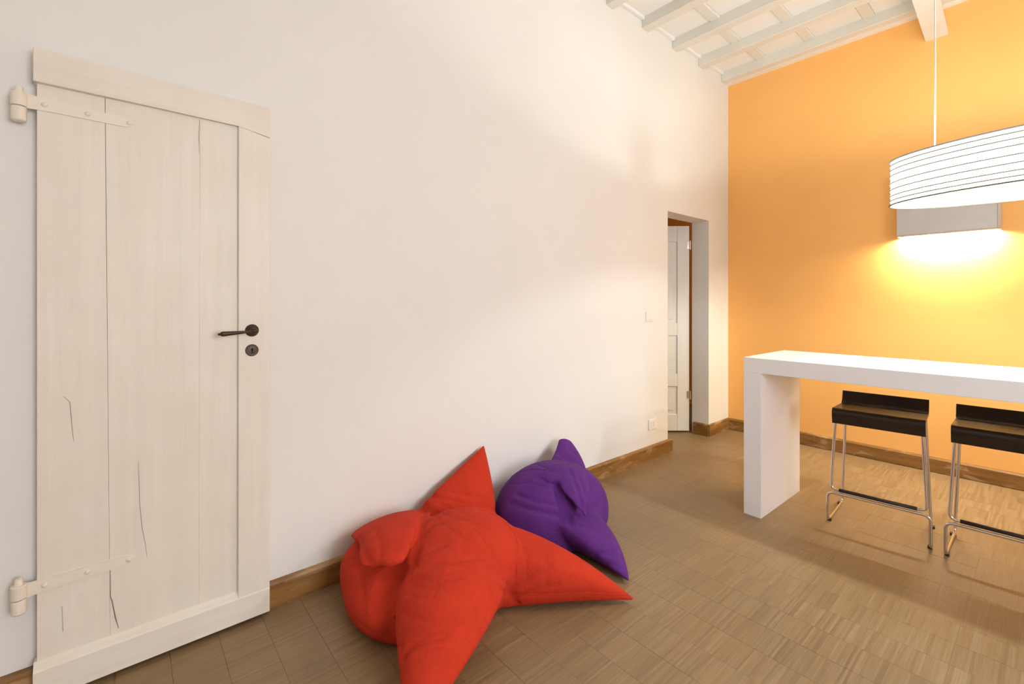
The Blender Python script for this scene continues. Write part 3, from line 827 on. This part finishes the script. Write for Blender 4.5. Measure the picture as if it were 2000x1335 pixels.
RED_FOLDS = [
    ([(0.084,1.155,0.287),(0.122,1.17,0.289),(0.148,1.191,0.285),(0.17,1.215,0.279),(0.192,1.24,0.271),(0.211,1.267,0.261),(0.227,1.297,0.25),(0.237,1.331,0.239),(0.243,1.369,0.226),(0.244,1.412,0.209),(0.236,1.445,0.189)], 0.011, 0.008),  # A base
    ([(0.15,1.163,0.272),(0.169,1.177,0.265),(0.187,1.192,0.258),(0.323,1.13,0.314),(0.341,1.147,0.317),(0.349,1.169,0.316),(0.344,1.201,0.307)], 0.006, 0.007),  # A fold2
    ([(0.108,1.097,0.257),(0.229,1.024,0.296),(0.289,0.985,0.306),(0.355,0.943,0.307),(0.402,0.911,0.3),(0.436,0.886,0.287),(0.45,0.871,0.269),(0.481,0.847,0.263),(0.507,0.826,0.255)], 0.03, 0.012),  # flap edge
    ([(0.443,0.864,0.293),(0.451,0.867,0.287),(0.446,0.878,0.272),(0.465,0.875,0.272),(0.48,0.859,0.267),(0.493,0.844,0.262),(0.505,0.829,0.256)], 0.018, 0.008),  # pocket
    ([(0.507,0.817,0.25),(0.547,0.839,0.265),(0.579,0.864,0.275),(0.605,0.892,0.281),(0.628,0.93,0.283),(0.639,0.977,0.277),(0.643,1.029,0.266)], 0.007, 0.012),  # V right1
    ([(0.559,0.79,0.238),(0.598,0.804,0.248),(0.632,0.82,0.254),(0.66,0.838,0.257),(0.676,0.863,0.261),(0.687,0.892,0.261),(0.694,0.924,0.259),(0.706,0.953,0.251),(0.715,0.985,0.24),(0.72,1.02,0.226)], 0.005, 0.014),  # V right2
    ([(0.21,0.731,0.27),(0.257,0.72,0.278),(0.295,0.713,0.282),(0.328,0.707,0.284),(0.357,0.702,0.283),(0.384,0.698,0.282),(0.408,0.695,0.279)], 0.014, 0.01),  # left crease
    ([(0.435,0.691,0.265),(0.449,0.704,0.259),(0.458,0.718,0.251),(0.417,0.756,0.211),(0.433,0.771,0.215),(0.45,0.785,0.219),(0.472,0.797,0.227)], 0.032, 0.016),  # under flap
    ([(0.465,0.775,0.212),(0.468,0.762,0.205),(0.47,0.748,0.198),(0.471,0.735,0.19),(0.478,0.724,0.181),(0.484,0.713,0.171),(0.489,0.703,0.161),(0.506,0.701,0.15),(0.521,0.699,0.138),(0.534,0.699,0.125),(0.549,0.701,0.108),(0.56,0.705,0.088),(0.564,0.712,0.063)], 0.05, 0.024),  # V pocket
    ([(0.467,0.723,0.184),(0.474,0.713,0.175),(0.479,0.704,0.166),(0.484,0.696,0.156),(0.487,0.69,0.148),(0.49,0.684,0.139),(0.492,0.679,0.13)], 0.022, 0.014),  # V pocket2
    ([(0.473,0.671,0.13),(0.491,0.678,0.128),(0.508,0.685,0.127),(0.524,0.692,0.124),(0.536,0.701,0.127),(0.549,0.71,0.128),(0.56,0.72,0.13)], -0.014, 0.012),  # ridge
    ([(0.761,0.667,0.133),(0.762,0.675,0.141),(0.762,0.682,0.149),(0.762,0.69,0.156),(0.769,0.701,0.164),(0.776,0.713,0.171),(0.781,0.725,0.177),(0.796,0.741,0.18),(0.807,0.76,0.18),(0.816,0.78,0.179)], 0.015, 0.008),  # C fold
    ([(0.782,0.674,0.139),(0.786,0.681,0.145),(0.789,0.688,0.15),(0.792,0.695,0.155),(0.798,0.704,0.159),(0.803,0.713,0.163),(0.807,0.723,0.167),(0.818,0.737,0.168),(0.826,0.753,0.167),(0.832,0.769,0.165)], -0.007, 0.012),  # C fold ridge
    ([(0.435,0.648,0.075),(0.476,0.661,0.072),(0.507,0.676,0.063),(0.531,0.694,0.048),(0.551,0.711,0.043),(0.566,0.73,0.033),(0.725,0.676,0.142)], 0.004, 0.006),  # left band
    ([(0.545,1.095,0.312),(0.579,1.096,0.297),(0.608,1.1,0.28),(0.632,1.107,0.26),(0.654,1.112,0.237),(0.674,1.119,0.213),(0.69,1.129,0.186),(0.7,1.134,0.161),(0.681,1.163,0.112),(0.679,1.179,0.076)], 0.005, 0.007),  # seam
    ([(0.68,1.181,0.073),(0.681,1.187,0.06),(0.681,1.193,0.045),(0.679,1.201,0.029)], 0.022, 0.01),  # J
    ([(0.684,1.184,0.101),(0.698,1.205,0.114),(0.711,1.227,0.126),(0.724,1.25,0.138),(0.735,1.272,0.147),(0.746,1.296,0.156),(0.755,1.321,0.163)], 0.005, 0.01),  # B s1
    ([(0.689,1.198,0.061),(0.707,1.219,0.073),(0.724,1.241,0.084),(0.74,1.263,0.095),(0.755,1.286,0.099),(0.771,1.31,0.102),(0.786,1.334,0.105)], 0.004, 0.009),  # B s2
    ([(0.493,0.825,0.272),(0.487,0.857,0.268),(0.504,0.877,0.278),(0.517,0.9,0.285),(0.524,0.918,0.29),(0.529,0.939,0.294),(0.532,0.96,0.297)], 0.006, 0.01),  # dome r
    ([(0.168,1.129,0.243),(0.359,1.059,0.323),(0.414,1.068,0.33),(0.454,1.085,0.331),(0.492,1.102,0.326),(0.523,1.124,0.318),(0.549,1.149,0.307)], 0.005, 0.01),  # dome s
    ([(0.141,1.233,0.305),(0.162,1.255,0.299),(0.18,1.278,0.292),(0.197,1.303,0.284),(0.207,1.332,0.277),(0.213,1.364,0.269),(0.216,1.4,0.258)], 0.005, 0.008),  # A s
    ([(0.506,0.772,0.211),(0.567,0.776,0.229),(0.615,0.787,0.238),(0.654,0.8,0.242),(0.68,0.819,0.247),(0.701,0.841,0.248),(0.718,0.865,0.246)], 0.007, 0.012),  # C s1
    ([(0.655,0.721,0.188),(0.696,0.731,0.196),(0.731,0.744,0.2),(0.76,0.759,0.201),(0.778,0.781,0.202),(0.791,0.806,0.199),(0.801,0.832,0.195)], 0.004, 0.01),  # C s2
    ([(0.228,0.709,0.2),(0.269,0.704,0.192),(0.307,0.699,0.184),(0.346,0.694,0.177),(0.378,0.684,0.169),(0.405,0.677,0.16),(0.428,0.671,0.148)], 0.005, 0.014),  # left1
    ([(0.27,0.789,0.306),(0.312,0.778,0.308),(0.347,0.77,0.307),(0.377,0.763,0.305),(0.398,0.752,0.301),(0.417,0.742,0.296),(0.434,0.732,0.29)], 0.004, 0.012),  # flap f
    ([(0.686,1.19,0.068),(0.715,1.232,0.07),(0.745,1.274,0.071),(0.774,1.316,0.072),(0.802,1.357,0.071),(0.829,1.398,0.069),(0.856,1.44,0.067),(0.885,1.487,0.058),(0.913,1.534,0.048),(0.94,1.585,0.035)], 0.003, 0.006),  # B seam
    ([(0.169,1.115,0.236),(0.375,1.02,0.319),(0.427,1.013,0.322),(0.468,1.012,0.32),(0.499,1.017,0.316),(0.526,1.024,0.311),(0.55,1.032,0.304)], 0.005, 0.014),  # dome1
    ([(0.406,0.905,0.3),(0.388,0.934,0.297),(0.382,0.958,0.301),(0.381,0.978,0.309),(0.391,0.997,0.316),(0.399,1.018,0.322),(0.404,1.04,0.326),(0.417,1.049,0.328),(0.429,1.058,0.33),(0.439,1.069,0.331)], 0.011, 0.013),  # dome2
    ([(0.676,1.169,0.083),(0.736,1.089,0.158),(0.743,1.055,0.188),(0.738,1.031,0.208),(0.733,1.01,0.22),(0.728,0.991,0.231),(0.72,0.974,0.24)], 0.004, 0.01),  # J r1
    ([(0.837,0.679,0.13),(0.844,0.69,0.134),(0.849,0.702,0.136),(0.853,0.715,0.138),(0.858,0.727,0.137),(0.862,0.739,0.135),(0.866,0.752,0.132)], 0.004, 0.007),  # C w
    ([(0.111,1.395,0.374),(0.136,1.393,0.354),(0.157,1.394,0.333),(0.176,1.397,0.312),(0.193,1.396,0.291),(0.209,1.395,0.27),(0.224,1.394,0.249)], 0.003, 0.012),  # A w1
    ([(0.582,1.291,0.252),(0.618,1.274,0.242),(0.646,1.264,0.229),(0.67,1.256,0.213),(0.69,1.243,0.191),(0.704,1.236,0.165),(0.713,1.232,0.136)], 0.004, 0.016),  # B w1
    ([(0.69,1.34,0.213),(0.709,1.33,0.203),(0.725,1.322,0.191),(0.739,1.316,0.178),(0.749,1.305,0.159),(0.755,1.297,0.137),(0.758,1.292,0.113)], 0.003, 0.014),  # B w2
    ([(0.614,0.761,0.221),(0.653,0.774,0.228),(0.686,0.789,0.233),(0.714,0.806,0.234),(0.731,0.829,0.235),(0.743,0.856,0.233),(0.753,0.885,0.229)], 0.005, 0.016),  # C w2
    ([(0.775,1.002,0.182),(0.788,0.977,0.18),(0.798,0.954,0.177),(0.808,0.932,0.174),(0.818,0.9,0.173),(0.825,0.87,0.171),(0.832,0.842,0.168)], 0.004, 0.014),  # C w3
]
def purple_sdf(P):
    d = ell(P, (.30, 1.79, .11), (.28, .34, .252))
    P1 = arm(P, [(.24, 1.98, .20), (.20, 2.06, .28), (.10, 2.11, .368)], (.1, .25, -.12), .15, .055, 1.4, 1.5, blunt=.25)
    d = smin(d, P1, .010)
    P2 = arm(P, [(.17, 1.81, .25), (.42, 1.80, .43), (.628, 1.685, .222)], (.05, .2, .0), .20, .052, 1.4, 1.5)
    d = smin(d, P2, .005)
    P3 = arm(P, [(.42, 1.78, .10), (.66, 1.755, .11), (.862, 1.70, .018)], (.1, .25, -.12), .205, .115, 1.5, 1.6)
    d = smin(d, P3, .015)
    P4 = arm(P, [(.34, 1.90, .10), (.42, 1.93, .12), (.515, 1.985, .085)], (.1, -.1, .2), .14, .11, 1.5, 1.5)
    d = smin(d, P4, .02)
    d = smax(d, .002 - P[:, 2], .02)
    d = smax(d, .004 - P[:, 0], .01)
    A_, B_ = red_arms(P)
    d = smax(d, .006 - np.minimum(A_, B_), .006)
    for g_ in PUR_FOLDS: d = d + groove(P, *g_)
    return d
PUR_FOLDS = [
    ([(0.299,1.49,0.229),(0.343,1.496,0.231),(0.38,1.507,0.229),(0.413,1.521,0.226),(0.45,1.546,0.222),(0.483,1.576,0.215),(0.512,1.61,0.206),(0.525,1.623,0.2),(0.539,1.635,0.195),(0.555,1.644,0.191)], 0.014, 0.01),  # Q1
    ([(0.447,1.666,0.33),(0.45,1.671,0.311),(0.461,1.669,0.296),(0.475,1.663,0.283),(0.486,1.658,0.271),(0.497,1.655,0.258),(0.507,1.652,0.245),(0.517,1.653,0.233),(0.526,1.655,0.22),(0.537,1.657,0.209)], 0.03, 0.012),  # Q2
    ([(0.613,1.691,0.248),(0.614,1.708,0.248),(0.558,1.793,0.209),(0.557,1.814,0.208),(0.556,1.83,0.207),(0.555,1.846,0.205),(0.553,1.864,0.203)], 0.01, 0.007),  # Q3
    ([(0.577,1.639,0.181),(0.601,1.654,0.179),(0.624,1.671,0.175),(0.645,1.691,0.17),(0.668,1.706,0.162),(0.69,1.724,0.152),(0.709,1.745,0.141)], 0.014, 0.008),  # Q4
    ([(0.423,1.794,0.366),(0.468,1.765,0.355),(0.502,1.745,0.339),(0.531,1.73,0.321),(0.562,1.713,0.297),(0.589,1.7,0.272),(0.614,1.689,0.246)], 0.012, 0.007),  # Q5
    ([(0.711,1.651,0.074),(0.729,1.649,0.09),(0.739,1.658,0.099),(0.752,1.67,0.101),(0.762,1.686,0.102),(0.771,1.703,0.101)], 0.008, 0.008),  # Q6
    ([(0.769,1.668,0.052),(0.784,1.668,0.068),(0.794,1.673,0.067),(0.804,1.679,0.065),(0.813,1.686,0.062)], 0.006, 0.007),  # Q6b
    ([(0.174,1.984,0.335),(0.192,1.992,0.327),(0.208,2.002,0.317),(0.222,2.014,0.307),(0.229,2.032,0.301),(0.235,2.053,0.294),(0.237,2.078,0.285)], 0.01, 0.007),  # Q7
    ([(0.474,1.803,0.352),(0.496,1.791,0.343),(0.515,1.782,0.333),(0.532,1.775,0.323),(0.544,1.768,0.315),(0.554,1.76,0.308),(0.564,1.754,0.3)], 0.01, 0.007),  # Q8
    ([(0.227,1.562,0.285),(0.263,1.567,0.297),(0.292,1.577,0.306),(0.317,1.59,0.313),(0.352,1.6,0.314),(0.382,1.614,0.313),(0.409,1.63,0.31)], 0.004, 0.01),  # Q9
    ([(0.206,1.748,0.345),(0.262,1.728,0.356),(0.306,1.719,0.361),(0.344,1.713,0.363),(0.376,1.713,0.363),(0.404,1.716,0.362),(0.429,1.722,0.358)], 0.005, 0.012),  # Q10
    ([(0.311,1.525,0.268),(0.351,1.53,0.266),(0.386,1.54,0.262),(0.416,1.552,0.256),(0.44,1.57,0.255),(0.462,1.59,0.252),(0.482,1.612,0.248)], 0.006, 0.012),  # Q11
    ([(0.142,2.058,0.368),(0.156,2.062,0.36),(0.169,2.066,0.351),(0.18,2.072,0.343),(0.191,2.084,0.332),(0.198,2.099,0.321),(0.203,2.116,0.308)], 0.005, 0.007),  # Q12
]
BAG_STEP = .005
def bag(name, sdf, lo, hi, h, mat):
    # coarse pass, then the fine grid only near the surface
    K = 4; H = h * K
    n = [int(math.ceil((b - a) / H)) + 1 for a, b in zip(lo, hi)]
    ax = [lo[i] + H * np.arange(n[i]) for i in range(3)]
    G = np.stack(np.meshgrid(*ax, indexing='ij'), -1).reshape(-1, 3)
    Fc = sdf(G).reshape(n)
    nf = [(q - 1) * K + 1 for q in n]
    ix = [np.minimum((np.arange(q) + K // 2) // K, n[i] - 1) for i, q in enumerate(nf)]
    F = Fc[np.ix_(*ix)]
    near = np.abs(F) < H * 1.8
    I = np.argwhere(near)
    F = F.copy(); F[near] = sdf(I * h + np.array(lo))
    V, Q = surface_nets(F, lo, h)
    me = bpy.data.meshes.new(name)
    me.from_pydata(V.tolist(), [], Q.tolist()); me.update()
    me.materials.append(mat)
    bm = bmesh.new(); bm.from_mesh(me)
    for _ in range(2): bmesh.ops.smooth_vert(bm, verts=bm.verts, factor=.4, use_axis_x=True, use_axis_y=True, use_axis_z=True)
    bm.to_mesh(me); bm.free()
    for p in me.polygons: p.use_smooth = True
    return me
def place_bag(name, label, sdf, lo, hi, mat, seams):
    me = bag(name, sdf, lo, hi, BAG_STEP, mat)
    c = (round((lo[0] + hi[0]) / 2, 3), round((lo[1] + hi[1]) / 2, 3), 0)
    r = empty(name, c); tag(r, label, 'bean bag', 'star bean bags against the wall')
    me.transform(Matrix.Translation((-c[0], -c[1], 0)))
    o = bpy.data.objects.new('cover', me); link(o, r)
    bvh = BVHTree.FromPolygons([v.co for v in me.vertices], [p.vertices for p in me.polygons])
    for pts in seams:
        C = bez(pts, 30); out = []
        for q in C:
            hit = bvh.find_nearest(Vector(q) - Vector(c))
            out.append(hit[0] + hit[1] * .0004)
        bm = bmesh.new(); sweep(bm, out, .0016, 6); obj('seam', bm, mat, r, smooth=True)
    return r
place_bag('star_bean_bag', 'large red-orange star shaped bean bag slumped against the white wall', red_sdf, (-.02, .45, -.02), (1.02, 1.70, .52), M['red'],
          [[(.40, 1.22, .32), (.52, 1.30, .25), (.62, 1.24, .12)], [(.64, 1.22, .08), (.76, 1.38, .08), (.945, 1.60, .03)]])
place_bag('star_bean_bag', 'smaller purple star shaped bean bag behind the red-orange one', purple_sdf, (-.02, 1.40, -.02), (.95, 2.35, .48), M['purple'],
          [[(.12, 1.62, .3), (.3, 1.7, .36), (.42, 1.72, .3)]])
